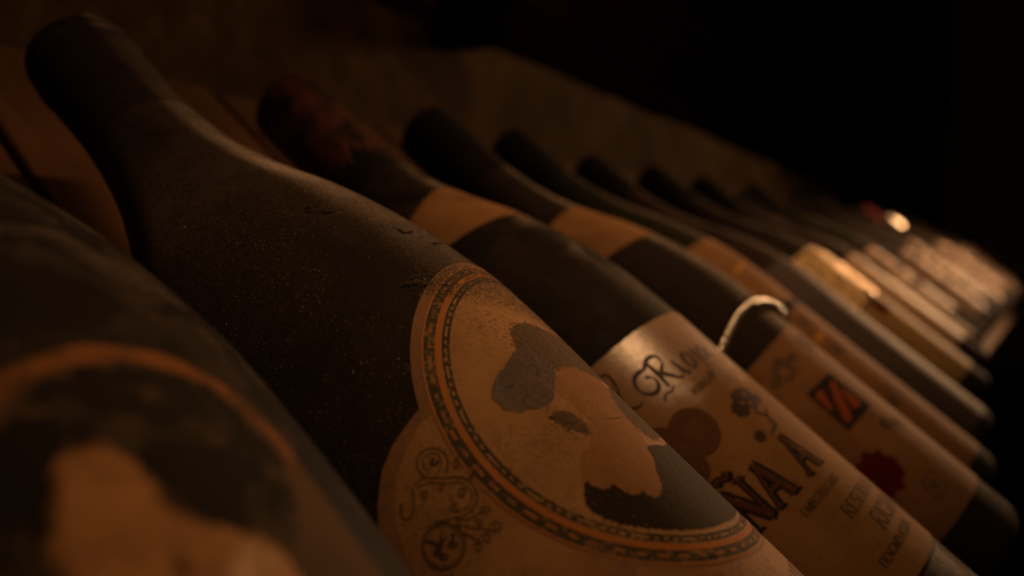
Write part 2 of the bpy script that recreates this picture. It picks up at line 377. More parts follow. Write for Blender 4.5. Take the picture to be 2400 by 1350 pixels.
        for f in bm.faces:
            c = f.calc_center_median(); f.normal_update()
            if f.normal.dot(Vector((c.x, c.y, 0))) < 0: f.normal_flip()
        bm.to_mesh(me); bm.free()
        return link(name, me, material, parent, label=label, smooth=False)

def resample(pts, wd, closed, d):
    if not isinstance(wd, (list, tuple)): wd = [wd] * len(pts)
    P = list(pts) + ([pts[0]] if closed else []); Wd = list(wd) + ([wd[0]] if closed else [])
    out, ow = [], []
    for i in range(len(P) - 1):
        (x0, y0), (x1, y1) = P[i], P[i + 1]; n = max(1, int(math.ceil(math.hypot(x1 - x0, y1 - y0) / d)))
        for k in range(n):
            q = k / n; out.append((x0 + (x1 - x0) * q, y0 + (y1 - y0) * q)); ow.append(Wd[i] + (Wd[i + 1] - Wd[i]) * q)
    if not closed: out.append(P[-1]); ow.append(Wd[-1])
    return out, ow
def circle(cx, cy, r, n=64, a0=0.0, a1=2 * math.pi, ry=None):
    full = abs(a1 - a0 - 2 * math.pi) < 1e-6; m = n if full else n + 1
    return [(cx + r * math.cos(a0 + (a1 - a0) * k / n), cy + (ry or r) * math.sin(a0 + (a1 - a0) * k / n)) for k in range(m)]
def smooth_poly(pts, it=2, closed=True):
    for _ in range(it):
        o = []; n = len(pts)
        rng_ = range(n) if closed else range(n - 1)
        if not closed: o.append(pts[0])
        for i in rng_:
            (x0, y0), (x1, y1) = pts[i], pts[(i + 1) % n]
            o += [(x0 * .75 + x1 * .25, y0 * .75 + y1 * .25), (x0 * .25 + x1 * .75, y0 * .25 + y1 * .75)]
        if not closed: o.append(pts[-1])
        pts = o
    return pts
def rough_poly(pts, amp, d=0.8, seed=1):
    r = random.Random(seed); pts, _ = resample(pts, 1, True, d)
    return [(x + r.uniform(-amp, amp), y + r.uniform(-amp, amp)) for x, y in pts]
def spiral(cx, cy, r0, r1, a0, turns, n=22):
    return [(cx + (r0 + (r1 - r0) * k / n) * math.cos(a0 + turns * 2 * math.pi * k / n), cy + (r0 + (r1 - r0) * k / n) * math.sin(a0 + turns * 2 * math.pi * k / n)) for k in range(n + 1)]

# ---- engraved serif capitals, unit height, y down; (points, thick?) strokes
def arc(cx, cy, rx, ry, a0, a1, n=12):
    return [(cx + rx * math.cos(math.radians(a0 + (a1 - a0) * k / n)), cy + ry * math.sin(math.radians(a0 + (a1 - a0) * k / n))) for k in range(n + 1)]
K, T_ = 0.17, 0.07
def sf(x, y, w=0.2): return ([(x - w, y), (x + w, y)], 0.06)
GLY = {
 'A': (0.86, [([(.44, 0), (.12, 1)], T_), ([(.42, 0), (.74, 1)], K), ([(.22, .66), (.62, .66)], T_), sf(.12, .98, .13), sf(.74, .98, .17)]),
 'B': (0.70, [([(.16, 0), (.16, 1)], K), (([(.16, .02)] + arc(.36, .25, .22, .23, -90, 90) + [(.16, .48)]), .1), (([(.16, .5)] + arc(.38, .74, .25, .24, -90, 90) + [(.16, .98)]), .1)]),
 'C': (0.76, [(arc(.42, .5, .34, .48, -50, -310, 22), .13)]),
 'D': (0.80, [([(.16, 0), (.16, 1)], K), (([(.16, .02)] + arc(.34, .5, .36, .48, -90, 90, 18) + [(.16, .98)]), .11)]),
 'E': (0.68, [([(.16, 0), (.16, 1)], K), ([(.06, .03), (.58, .03), (.6, .2)], T_), ([(.16, .5), (.46, .5)], T_), ([(.06, .97), (.6, .97), (.62, .78)], T_)]),
 'G': (0.80, [(arc(.42, .5, .34, .48, -50, -350, 24), .13), ([(.72, .56), (.72, .95)], K), sf(.68, .56, .12)]),
 'I': (0.40, [([(.2, 0), (.2, 1)], K), sf(.2, .02, .17), sf(.2, .98, .17)]),
 'J': (0.50, [([(.32, 0), (.32, .78), (.27, .94), (.14, .99), (.05, .9)], .13), sf(.3, .02, .17)]),
 'L': (0.64, [([(.16, 0), (.16, 1)], K), sf(.16, .02, .15), ([(.06, .97), (.58, .97), (.6, .75)], T_)]),
 'M': (0.98, [([(.14, 0), (.14, 1)], T_), ([(.14, 0), (.48, .95)], K), ([(.48, .95), (.82, 0)], T_), ([(.84, 0), (.84, 1)], K), sf(.14, .98, .1), sf(.84, .98, .13)]),
 'N': (0.88, [([(.16, 0), (.16, 1)], T_), ([(.14, 0), (.74, 1)], K), ([(.74, 0), (.74, 1)], T_), sf(.12, .02, .13), sf(.16, .98, .13), sf(.74, .02, .13)]),
 'O': (0.84, [(arc(.42, .5, .33, .48, 0, 345, 26), .13)]),
 'R': (0.78, [([(.16, 0), (.16, 1)], K), (([(.16, .02)] + arc(.36, .26, .23, .24, -90, 90) + [(.16, .5)]), .1), ([(.36, .5), (.70, 1)], K), sf(.16, .98, .15)]),
 'S': (0.62, [(arc(.32, .26, .22, .23, -20, -270, 14) + arc(.32, .74, .24, .24, -90, 160, 14)[1:], .13)]),
 'T': (0.72, [([(.36, 0), (.36, 1)], K), ([(.06, .18), (.08, .03), (.64, .03), (.66, .18)], T_), sf(.36, .98, .16)]),
 'V': (0.84, [([(.10, 0), (.42, 1)], K), ([(.42, 1), (.72, 0)], T_), sf(.10, .02, .14), sf(.72, .02, .12)]),
 ' ': (0.40, []),
}
GLY['Ñ'] = (GLY['N'][0], GLY['N'][1] + [([(.22, -.16), (.30, -.26), (.40, -.24), (.50, -.17), (.60, -.16), (.68, -.27)], .1)])
GLY['Ó'] = (GLY['O'][0], GLY['O'][1])
def text(word, u, t, h, wide=1.0, bold=1.0, du=0.0, dt=0.0, slant=0.0):
    out = []
    for ch in word:
        wdt, sts = GLY[ch]
        for pts, wd in sts:
            out.append(([(u + (x + slant * (1 - y)) * h * wide + du, t + y * h + dt) for x, y in pts], wd * h * bold))
        u += wdt * h * wide
    return out, u

# ---------------------------------------------------------------- the setting
def struct(name, me, material, smooth=False):
    o = link(name, me, material, None, smooth=smooth); o["kind"] = "structure"; return o
FLOOR = mat_plain("dark_cellar_floor", (0.055, 0.040, 0.028), (0.035, 0.026, 0.018), scale=5, rough=0.85, bscale=60, bdist=0.004)
PLASTER = mat_plain("old_ochre_plaster", (0.150, 0.088, 0.022), (0.070, 0.039, 0.010), scale=16, rough=0.9, bump=0.6, bscale=45, bdist=0.004)
fl = mesh_from([(-4, -4, 0), (9, -4, 0), (9, 5, 0), (-4, 5, 0)], [(0, 1, 2, 3)]); struct("floor", fl, FLOOR)
WY = 0.333; WTOP = H + 0.158
wall = thing("low_wall", (1.5, WY + 0.15, 0), "low ochre plastered wall behind the bottle necks, its top edge in shadow", "wall")
def child_box(name, parent, dims, material, bevel=0.0, smooth=False):
    me = box_mesh(*dims, bevel=bevel); me.transform(Matrix.Translation(-parent.location)); return link(name, me, material, parent, smooth=smooth)
# plaster face with a slightly uneven surface and a worn top arris
def plaster_face():
    nx, nz = 150, 26; v, f = [], []
    r = random.Random(3); X0, X1, Z0 = -0.9, 6.8, 0.0
    for j in range(nz + 1):
        for i in range(nx + 1):
            z = Z0 + (WTOP - Z0) * (j / nz) ** 0.5; x = X0 + (X1 - X0) * i / nx
            y = WY + r.uniform(-0.0015, 0.0015)
            if j == nz: z += r.uniform(-0.004, 0.002)
            v.append((x, y, z))
    for i in range(nx + 1): v.append((X0 + (X1 - X0) * i / nx, WY + 0.27, WTOP - 0.004))
    for j in range(nz + 1):
        for i in range(nx):
            a = j * (nx + 1) + i; f.append((a, a + 1, a + nx + 2, a + nx + 1))
    return mesh_from([Vector(p) - wall.location for p in v], f)
link("plaster_face", plaster_face(), PLASTER, wall)

# dark brick back wall above the low wall
BRICKS = [mat_plain("dark_red_brick%d" % i, c, tuple(q * 0.7 for q in c), scale=14, rough=0.9, bscale=90, bdist=0.003) for i, c in enumerate([(0.085, 0.020, 0.010), (0.060, 0.014, 0.008), (0.10, 0.026, 0.013)])]
MORTAR = mat_plain("dark_mortar", (0.006, 0.004, 0.003), (0.004, 0.003, 0.002), scale=30, rough=0.95, bscale=200)
BY = WY + 0.30
bw = thing("brick_wall", (2.5, BY, 0), "unlit dark red brick wall above and behind the low plastered wall", "wall")
child_box("mortar_bed", bw, (-0.6, 6.8, BY + 0.008, BY + 0.12, 0.0, H + 2.3), MORTAR)
bmeshes = [box_mesh(-0.119, 0.119, 0.0, 0.055, -0.0325, 0.0325, bevel=0.003) for _ in range(3)]
for k, me in enumerate(bmeshes): me.materials.append(BRICKS[k])
nb = 0
for j in range(17):
    z = H + 0.20 + j * 0.075
    for i in range(17):
        x = 0.45 + i * 0.25 + (0.125 if j % 2 else 0)
        if nb >= 290: break
        b = bpy.data.objects.new("brick", bmeshes[rnd.randrange(3)]); COL.objects.link(b); b.parent = bw
        b.location = Vector((x, BY + rnd.uniform(-0.002, 0.003), z)) - bw.location; b.rotation_euler = (0, rnd.uniform(-.008, .008), 0); nb += 1

# dark frame of the shelf that stands on the low wall
fr = thing("shelf_frame", (1.5, WY + 0.03, WTOP), "black stained timber shelf frame standing on the low wall", "shelf")
for x in (0.44, 1.57, 2.70, 3.83):
    child_box("post", fr, (x - 0.020, x + 0.020, WY - 0.042, WY - 0.002, WTOP - 0.012, WTOP + 1.2), WOODD, 0.003)
child_box("beam", fr, (-0.6, 6.6, WY - 0.001, WY + 0.04, WTOP + 0.30, WTOP + 0.36), WOODD, 0.003)
child_box("beam", fr, (-0.6, 6.6, WY - 0.001, WY + 0.04, WTOP + 0.86, WTOP + 0.92), WOODD, 0.003)
pil = thing("end_pillar", (6.9, 0.35, 0), "black timber pillar closing the far end of the plastered wall", "pillar")
child_box("shaft", pil, (6.81, 7.0, 0.20, 0.62, 0, H + 2.3), WOODD, 0.006)
child_box("plinth", pil, (6.78, 7.03, 0.17, 0.65, 0, 0.16), WOODD, 0.006)

# ---------------------------------------------------------------- sloping rack boards
BOARD_N = -0.0425
def rack(name, label, x0, x1, first_gap, noff, t0, t1, frame, ledge_h):
    m = Matrix((RW, -AX, NR)).transposed().to_4x4(); m.translation = P1 + NR * (noff + BOARD_N) + RW * x0
    o = thing(name, None, label, "rack", None, frame @ m)
    x = first_gap
    while x > x0: x -= 0.118
    while x < x1:
        a, b = max(x + 0.002, x0), min(x + 0.116, x1)
        if b - a > 0.02:
            r_ = rnd.uniform(-0.0008, 0.0)
            link("plank", box_mesh(a - x0, b - x0, -t1, -t0 + rnd.uniform(-.003, .003), -0.020, r_, bevel=0.0015), WOOD, o, smooth=False)
        x += 0.118
    link("ledge", box_mesh(0, x1 - x0, -t1 - 0.020, -t1 - 0.0006, -0.03, ledge_h, bevel=0.002), WOODX, o, smooth=False)
    for tt in (0.02, 0.24):
        link("bearer", box_mesh(0, x1 - x0, -tt - 0.045, -tt, -0.065, -0.0205, bevel=0.002), WOODX, o, smooth=False)
    return o
I4 = Matrix.Identity(4)
BT = 0.300
rk1 = rack("display_rack", "sloping brown plank rack under the near dusty bottles", -0.30, 0.768, -0.003, 0.0, -0.075, BT, I4, 0.020)
PIV = P1 + RW * 0.77
A2 = math.radians(5.0)
F2 = Matrix.Translation(PIV) @ Matrix.Rotation(-A2, 4, 'Z') @ Matrix.Translation(-PIV)
rk2 = rack("display_rack", "sloping brown plank rack under the brightly lit far bottles", 0.774, 2.45, 0.774, 0.0, -0.075, BT, F2, 0.020)
def block(rk, x, x0, noff, r, tm, rack_n=0.0):
    """small wooden chock that carries a bottle's body clear of the planks"""
    h = (noff - rack_n) - r - BOARD_N
    if h > 0.0006:
        link("chock", box_mesh(x - x0 - 0.014, x - x0 + 0.014, -tm - 0.012, -tm + 0.012, 0.0002, h - 0.0001), WOODX, rk, smooth=False)

# ---------------------------------------------------------------- the near bottles
G1 = "dusty bottles lying in the sloping rack"
def near(X, slide, noff, sc, label, glass, seg=96, t0=15.0):
    b = Bottle(X, slide, noff, sc, BT, label, glass, seg, None, G1, t0)
    for tm in (0.20, 0.265): block(rk1, X, -0.30, noff, 0.038 * sc, tm)
    return b

# bottle nearest the camera, blurred, cropped by the left edge
b0 = near(-0.0788, 0.0044, 0.00312, 1.011, "blurred nearest bottle at lower left with an orange ringed round label", GLASS_B, 128)
b0.capsule(68, CAPSULE)
lab = b0.patch("round_label", [circle(-1.5, 190, 17.6, 40, math.radians(180), math.radians(366)) + [(16, 206), (14, 240), (-40, 240), (-30, 206)]], PAPER0, b0.o, 0.22, True)
b0.strokes("border_ring", [(circle(-1.5, 190, 16.0, 60, math.radians(176), math.radians(372)), [2.4 + .5 * math.sin(k * .7) for k in range(61)])], INK_O0, lab, 0.26)
b0.patch("ink_patch", [rough_poly(circle(-1.5, 190, 13.8, 60), 0.9, seed=4)], INK_K0, lab, 0.27)
def blob(cx, cy, r, seed, n=9, j=.35, ry=1.0):
    q = random.Random(seed); return smooth_poly([(cx + r * q.uniform(1 - j, 1 + j) * math.cos(6.283 * k / n), cy + ry * r * q.uniform(1 - j, 1 + j) * math.sin(6.283 * k / n)) for k in range(n)], 2)
pale = smooth_poly([(-13.0, 193), (-11.4, 188), (-8.2, 184.9), (-4.2, 184.7), (-1.8, 187.2), (-1.0, 191.5), (-1.2, 194.6), (1.4, 196.9), (5.0, 198.5), (6.5, 203.0), (-3, 206), (-13, 205.5)], 2)
b0.patch("pale_patch", [pale], PALE0, lab, 0.32, feather=2.8)
b0.patch("pale_patch", [blob(1.5, 203.5, 5.0, 14, 9, .3)], PALE0B, lab, 0.34, feather=2.0)  # whitish highlight painted onto the pale print
for pq in [blob(-4.0, 200.0, 1.2, 31, 9, .6), blob(6.0, 187.5, 2.4, 8, 9, .5), blob(10.0, 193.0, 2.2, 9, 9, .5), blob(2.5, 181.0, 1.8, 10, 9, .5), blob(-8.0, 179.5, 1.8, 13, 9, .5)]: b0.patch("ink_patch", [pq], SMUDGE0, lab, 0.37, feather=0.5)

# the bottle in focus
b1 = near(-0.00196, -0.00182, 0.00126, 1.025, "sharply focused dusty bottle with round-lobed brown label and long dark neck", GLASS, 160, 20.1)
b1.capsule(68.4, CAPSULE1, 0.14, bead=31)
UC, TC = 7.2, 204.5       # centre of the printed circle
lobe = [(-31.5, 190.9), (-35.6, 192.3), (-39.3, 194.2), (-43.1, 197.6), (-45.8, 201.0), (-47.8, 204.9), (-48.8, 209.5), (-48.6, 214.5), (-47, 219.5), (-44, 224.5), (-39.5, 228.8), (-34, 231.3), (-27, 232)]
def ang(u, t): return math.atan2(t - TC, u - UC)
def cart(o):
    """cartouche outline: a round plate with a lobe on each side"""
    R = 38.8 - o
    L_ = []
    cx, cy = -32.0, 211.5
    for u, t in lobe[1:-1]:
        d = math.hypot(u - cx, t - cy); L_.append((cx + (u - cx) * (d - o) / d, cy + (t - cy) * (d - o) / d))
    a_top = math.radians(180 + 21.2); a_bot = math.radians(180 - 42)
    left = circle(UC, TC, R, 10, math.radians(270), a_top)          # from the top of the plate down its left side
    arc1 = circle(UC, TC, R, 40, math.radians(-90), math.radians(-90) - math.radians(68.8))
    half = arc1 + L_ + [(-33.6 + o, 236.0), (-33.0 + o, 263.0 - o)]
    mir = [(2 * UC - u, t) for u, t in reversed(half)]
    return half + mir[:-1]
lab1 = b1.patch("cartouche_label", [cart(0)], PAPER1E, b1.o, 0.30, True, label="brown paper label of a round plate between side lobes")
# inner fields
b1.patch("plate_field", [circle(UC, TC, 37.0, 110)], PAPER1, lab1, 0.34)
b1.patch("foot_field", [circle(UC, TC, 37.6, 40, math.radians(136), math.radians(44)) + [(2 * UC + 30.6, 234), (2 * UC + 30.6, 261), (-30.6, 261), (-30.6, 234)]], PAPER1, lab1, 0.345)
inner = [(-30.4, 192.6), (-35.1, 194.7), (-38.6, 196.9), (-41.2, 199.6), (-43.3, 202.7), (-44.6, 206.2), (-45.3, 210), (-45, 214.5), (-43.6, 219), (-41, 223), (-37, 226.6), (-31.5, 228.5)]
fld = inner + circle(UC, TC, 37.3, 30, math.radians(180 - 40), math.radians(180 + 18.5))
b1.patch("lobe_field", [fld], PAPER1, lab1, 0.345)
b1.patch("lobe_field", [[(2 * UC - u, t) for u, t in reversed(fld)]], PAPER1, lab1, 0.345)
# border: dark band with paper dashes, orange ring, inner line pair
b1.strokes("border_band", [(circle(UC, TC, 35.55, 150), 1.95, True)], INK_G, lab1, 0.38)
dashes = []
for k in range(64):
    a = 2 * math.pi * k / 64; w_ = 0.021 + 0.012 * ((k * 7) % 3) / 2
    dashes.append((circle(UC, TC, 35.6, 3, a - w_, a + w_), 0.62))
b1.strokes("border_dash", dashes, INK_OD, lab1, 0.42)
b1.strokes("border_ring", [(circle(UC, TC, 34.15, 150), 1.05, True)], INK_O, lab1, 0.43)
b1.strokes("border_band", [(circle(UC, TC, 33.25, 150), 0.42, True), (circle(UC, TC, 32.35, 150), 0.5, True)], INK_G, lab1, 0.38)
tk = []
for k in range(120):
    a = 2 * math.pi * k / 120 + 0.004 * math.sin(k * 5.1)
    if (k * 13) % 5 != 0: tk.append((circle(UC, TC, 32.8, 2, a - 0.014, a + 0.010), 0.5))
b1.strokes("border_tick", tk, INK_G, lab1, 0.40)
b1.strokes("border_line", [(circle(UC, TC, 36.85, 150), 0.22, True)], INK_O, lab1, 0.385)
# dark printed picture inside the plate
pA = [(-4.4, 185.2), (-0.8, 184.0), (4.7, 185.0), (10.7, 187.8), (17, 189.5), (24, 192), (27, 198), (24, 203), (17, 204.5), (11.0, 202.5), (8.2, 200.6), (2.8, 198.2), (-2.9, 198.1), (-6.8, 199.7), (-8.2, 198.0), (-9.0, 195.0), (-7.9, 191.6), (-6.7, 188.2)]
b1.patch("ink_patch", [rough_poly(smooth_poly(pA, 2), 0.10, 0.9, 2)], INK_DS, lab1, 0.40, feather=1.7)
pB = [(-5.2, 189.6), (-13.6, 192.7), (-16.9, 193.9), (-18.9, 195.7), (-19.3, 198.3), (-17.9, 200.7), (-14.4, 202.4), (-10.7, 203.1), (-8.0, 201.9), (-5.2, 199.6), (-2.0, 197.5), (-2.4, 192.0)]
b1.patch("ink_patch", [rough_poly(smooth_poly(pB, 2), 0.10, 0.7, 3)], INK_PS, lab1, 0.42, label="grey purple stained patch with fibres", feather=0.7)
pE = [(11, 202), (24, 203), (27, 214), (10, 219), (4.5, 217.6), (3.4, 213), (5.5, 207)]
b1.patch("ink_patch", [rough_poly(smooth_poly(pE, 1), 0.15, 0.9, 15)], INK_DS, lab1, 0.395, feather=2.2)
cl = [(-5.5, 199.6), (2.8, 198.7), (9.5, 201), (7, 206.3), (4, 213), (1, 217.3), (0.2, 219.9), (-2.4, 221.3), (-3.9, 223.7), (-6.4, 225.2), (-8.6, 224.4), (-10.5, 222.8), (-12, 220.2), (-14.2, 219.1), (-15.7, 215.8), (-12.5, 212), (-8, 211.5), (-5.8, 207.5), (-7.5, 203)]
cl = [(-4.5 + (u + 4.5) * 1.24, 211.5 + (t - 211.5) * 1.2) for u, t in cl]
b1.patch("faded_print", [smooth_poly(cl, 1)], CLOUD, lab1, 0.375, feather=1.0)
pC = [(-13.4, 203.9), (-9.9, 203.4), (-7.3, 205.4), (-6.8, 208.4), (-7.6, 211.3), (-9.7, 211.0), (-12.4, 207.7), (-13.3, 205.5)]
b1.patch("ink_patch", [rough_poly(smooth_poly(pC, 1), 0.15, 0.9, 5)], INK_DS, lab1, 0.40, feather=1.3)
pD = [(-15.8, 215.5), (-15.6, 217.8), (-14.2, 219.2), (-12.8, 219.0), (-12.1, 220.2), (-11.7, 221.9), (-10.5, 222.9), (-8.8, 222.7), (-8.5, 224.5), (-6.4, 225.2), (-3.9, 223.7), (-2.4, 221.3), (0.2, 219.9), (0.9, 217.3), (4.2, 217.6), (10, 219), (18, 217), (26, 214), (33, 214), (34, 219), (31, 225), (27, 229.5), (21.5, 233.2), (14, 235.6), (7, 236.1), (0, 235.3), (-6, 233.3), (-12, 229.8), (-16.8, 225.5), (-19.6, 221.5), (-19.4, 218.2)]
b1.patch("ink_patch", [rough_poly(smooth_poly(pD, 1), 0.08, 0.9, 6)], INK_KS, lab1, 0.40, label="dark brown printed shape with scalloped upper edge", feather=0.6)
b1.strokes("ink_line", [([(-3, 209.5), (1, 210.6), (4, 210.8)], [.08, .22, .08])], INK_D, lab1, 0.41)
b1.strokes("paper_tear", [([(-15.6, 196.2), (-13.4, 196.4)], [.08, .3])], INK_K, lab1, 0.46)
b1.patch("dust_film", [smooth_poly([(-20, 163), (10, 162), (38, 172), (46, 200), (46, 240), (24, 246), (16, 232), (15, 206), (11, 190), (-2, 182), (-16, 176)], 2)], FILM, lab1, 0.52, feather=7.0)
# scrollwork in the side lobe
sc_ = [(smooth_poly([(-40.0, 200.4), (-40.9, 200.6), (-41.4, 201.6), (-41.3, 202.8), (-40.1, 202.9), (-38.8, 201.7), (-38.1, 200.5), (-37.5, 199.6), (-36.4, 199.4), (-35.0, 199.9), (-33.0, 202.0), (-31.4, 203.1), (-30.5, 204.3), (-30.4, 206.5), (-31.4, 207.9), (-33.0, 208.5), (-34.6, 208.1), (-36.6, 207.0), (-38.2, 205.9)], 2, False), .26),
       (smooth_poly([(-37.0, 200.1), (-35.2, 200.7), (-33.3, 202.8), (-31.7, 203.9), (-31.1, 205.4), (-31.4, 206.8), (-32.8, 207.7), (-35, 207.2)], 2, False), .18),
       (smooth_poly([(-32.4, 201.6), (-31.6, 201.0), (-30.7, 200.0), (-30.5, 198.5), (-31.3, 197.0), (-33.1, 196.2), (-34.7, 197.1), (-35.3, 198.4), (-35.1, 199.7)], 2, False), .26),
       (smooth_poly([(-33.0, 200.6), (-31.9, 199.8), (-31.3, 198.6), (-31.8, 197.6), (-33.1, 197.1), (-34.2, 197.9), (-34.4, 199)], 2, False), .17),
       (spiral(-32.6, 198.8, 0.7, 0.15, 0.5, 0.9, 12), .45), (spiral(-36.9, 201.6, 0.75, 0.15, 2.5, -1.2), .2), (spiral(-34.3, 202.6, 0.6, 0.15, -1.0, 1.1), .2),
       (spiral(-30.2, 201.5, 0.7, 0.15, 2.0, 1.2), .18), (spiral(-32.4, 205.6, 0.8, 0.15, 0, -1.2), .22), (spiral(-34.6, 206.2, 0.75, 0.15, 1.0, 1.2), .22),
       (spiral(-29.7, 204.6, 0.5, 0.1, 2.6, 1.0), .22), ([(-30.3, 200.9), (-28.9, 200.6), (-27.6, 200.5)], .18),
       (spiral(-31.3, 210.0, 0.8, 0.15, 3.0, 1.2), .24), (spiral(-31.9, 212.8, 1.0, 0.15, 3.6, 1.3), .24), (spiral(-34.1, 213.0, 0.9, 0.15, 4.0, 1.2), .24), (spiral(-33.4, 210.6, 0.7, 0.1, 4.0, 1.2), .22), (spiral(-35.8, 213.2, 0.8, 0.1, 4.4, 1.1), .22),
       (smooth_poly([(-35.6, 207.8), (-34.0, 209.2), (-32.6, 209.6), (-31.6, 209.4)], 2, False), .22), (smooth_poly([(-36.0, 208.4), (-34.4, 210.6), (-33.1, 212.0), (-32.6, 213.2)], 2, False), .2), (smooth_poly([(-36.3, 209.4), (-35.4, 211.4), (-34.9, 212.8)], 2, False), .2)]
b1.strokes("scrollwork", sc_, INK_LINE, lab1, 0.40)
md = [(circle(-39.4, 209.4, 3.25, 40), .34, True), (circle(-39.4, 209.4, 2.75, 36), .14, True)]
q = random.Random(12)
for k in range(11):
    a = q.uniform(0, 6.28); r = q.uniform(.4, 2.0); md.append((spiral(-39.4 + r * math.cos(a), 209.4 + r * math.sin(a), q.uniform(.35, .8), .1, q.uniform(0, 6), q.choice((-.9, .9)), 10), q.uniform(.2, .42)))
md += [([(-41.0, 206.8), (-40.2, 208.2), (-40.0, 209.6)], [.25, .7, .2]), ([(-41.8, 212.6), (-42.4, 214.0)], .3), ([(-41.0, 213.0), (-41.5, 214.4)], .3)]
b1.strokes("medallion", md, INK_LINE, lab1, 0.40)
mir = lambda L_: [tuple([[(2 * UC - u, t) for u, t in s_[0]]] + list(s_[1:])) for s_ in L_]
b1.strokes("scrollwork", mir(sc_ + md), INK_LINE, lab1, 0.40)
# lettering at the lower right, cut by the bottle's edge
b1.strokes("lettering", [([(3 + i * 2.4, 246.5 + .35 * abs(i - 4)), (3.5 + i * 2.4, 250 + .35 * abs(i - 4))], .55) for i in range(9)], INK_LINE, lab1, 0.40)
# dust flecks and fibres
def flecks(b, n, seed, tr=(95, 285), ur=(-62, 30), name="dust_flecks", big=1.0):
    r = random.Random(seed); V, F = [], []
    for _ in range(n):
        t = r.uniform(*tr); u = r.uniform(*ur); sz = min(0.20, 0.030 * math.exp(r.gauss(0, .6))) * big; el = r.choice((1, 1, 1, 1.6, 3.5)) ; a = r.uniform(0, 6.28)
        on = 0.5 if 164 < t < 246 and u > -48 else 0.05
        o = len(V)
        for x, y in ((sz * el, 0), (0, sz), (-sz * el, 0), (0, -sz)):
            V.append(b.at(u + x * math.cos(a) - y * math.sin(a), t + x * math.sin(a) + y * math.cos(a), on))
        V.append(b.at(u, t, on + sz * .9))
        for i in range(4): F.append((o + i, o + (i + 1) % 4, o + 4))
    return link(name, mesh_from(V, F), SPECK, b.body, kind="stuff", smooth=False)
flecks(b1, 1600, 5)
# rubbed marks in the dust of the shoulder
RUB = mat_glass("rubbed_glass", amount=-0.6, sheen=0.0, rough=0.5)
q = random.Random(77)
rubs = []
for k in range(16):
    u0, t0_ = q.choice([(-15.0, 137.5), (-14.2, 140.5), (2.0, 155.5), (5.5, 158.0), (-1.0, 153.5)]); a = q.uniform(-.5, .9); l_ = q.uniform(.5, 2.0)
    u0 += q.gauss(0, .9); t0_ += q.gauss(0, .8)
    rubs.append((smooth_poly([(u0 - l_ * math.cos(a), t0_ - l_ * math.sin(a)), (u0 + q.uniform(-.3, .3), t0_ + q.uniform(-.4, .4)), (u0 + l_ * math.cos(a), t0_ + l_ * math.sin(a))], 2, False), [.1, .25, .5, .7, .8, .6, .4, .2, .1, .1][:10]))
rubs = [(p, [q.uniform(.15, .7) * math.sin(math.pi * (k + .5) / len(p)) + .05 for k in range(len(p))]) for p, _ in rubs]
b1.strokes("rub_mark", rubs, RUB, b1.body, 0.04)["kind"] = "stuff"
DUSTY = mat_glass("smeared_dust", amount=1.4, sheen=0.6, dust=(0.075, 0.052, 0.035))
b1.strokes("dust_smear", [([(-14.0, 143.0), (-10.5, 142.6), (-6, 141.5), (-3, 142.4)], [.3, 1.2, .8, .1]), ([(-13.2, 145.0), (-10.6, 144.2)], [.2, .7]), ([(-12.5, 141.4), (-8, 141.0)], [.1, .4])], DUSTY, b1.body, 0.05)

# second bottle: cream label with script and capitals
b2 = near(0.08285, -0.0020, -0.00332, 1.026, "second bottle back with red brown wax neck and cream label lettered VIÑA", GLASS_B, 128, 14.8)
b2.capsule(70, WAX, 0.5, jag=9, label="torn red brown wax coating")
Ro = b2.Rb * 1000
sh = []
for k in range(41):
    u = -60 + k * 3.0; sh.append((u, 100.3 + 11.5 * abs(math.sin((u + 6) / 42)) ** 1.5 + 0.3 * math.sin(u)))
for k in range(40, -1, -1):
    u = -60 + k * 3.0; sh.append((u, 128.8 - 3.0 * abs((u + 6) / 55) ** 2))
slab = b2.patch("shoulder_label", [sh], PAPER3, b2.o, 0.22, True, du=2.0, dt=2.0)
b2.strokes("lettering", text("R", -11, 108.5, 4.0, 1.2)[0] + [([(-14, 115), (-4, 113.5)], .8)], INK_T, slab, 0.3)
lab2 = b2.patch("main_label", [rough_poly([(-47, 187.5), (-47, 273.2), (40, 273.2), (40, 187.2)], 0.10, 2.0, 4)], PAPER2, b2.o, 0.26, True, label="aged cream paper label with blackletter and capital lettering")
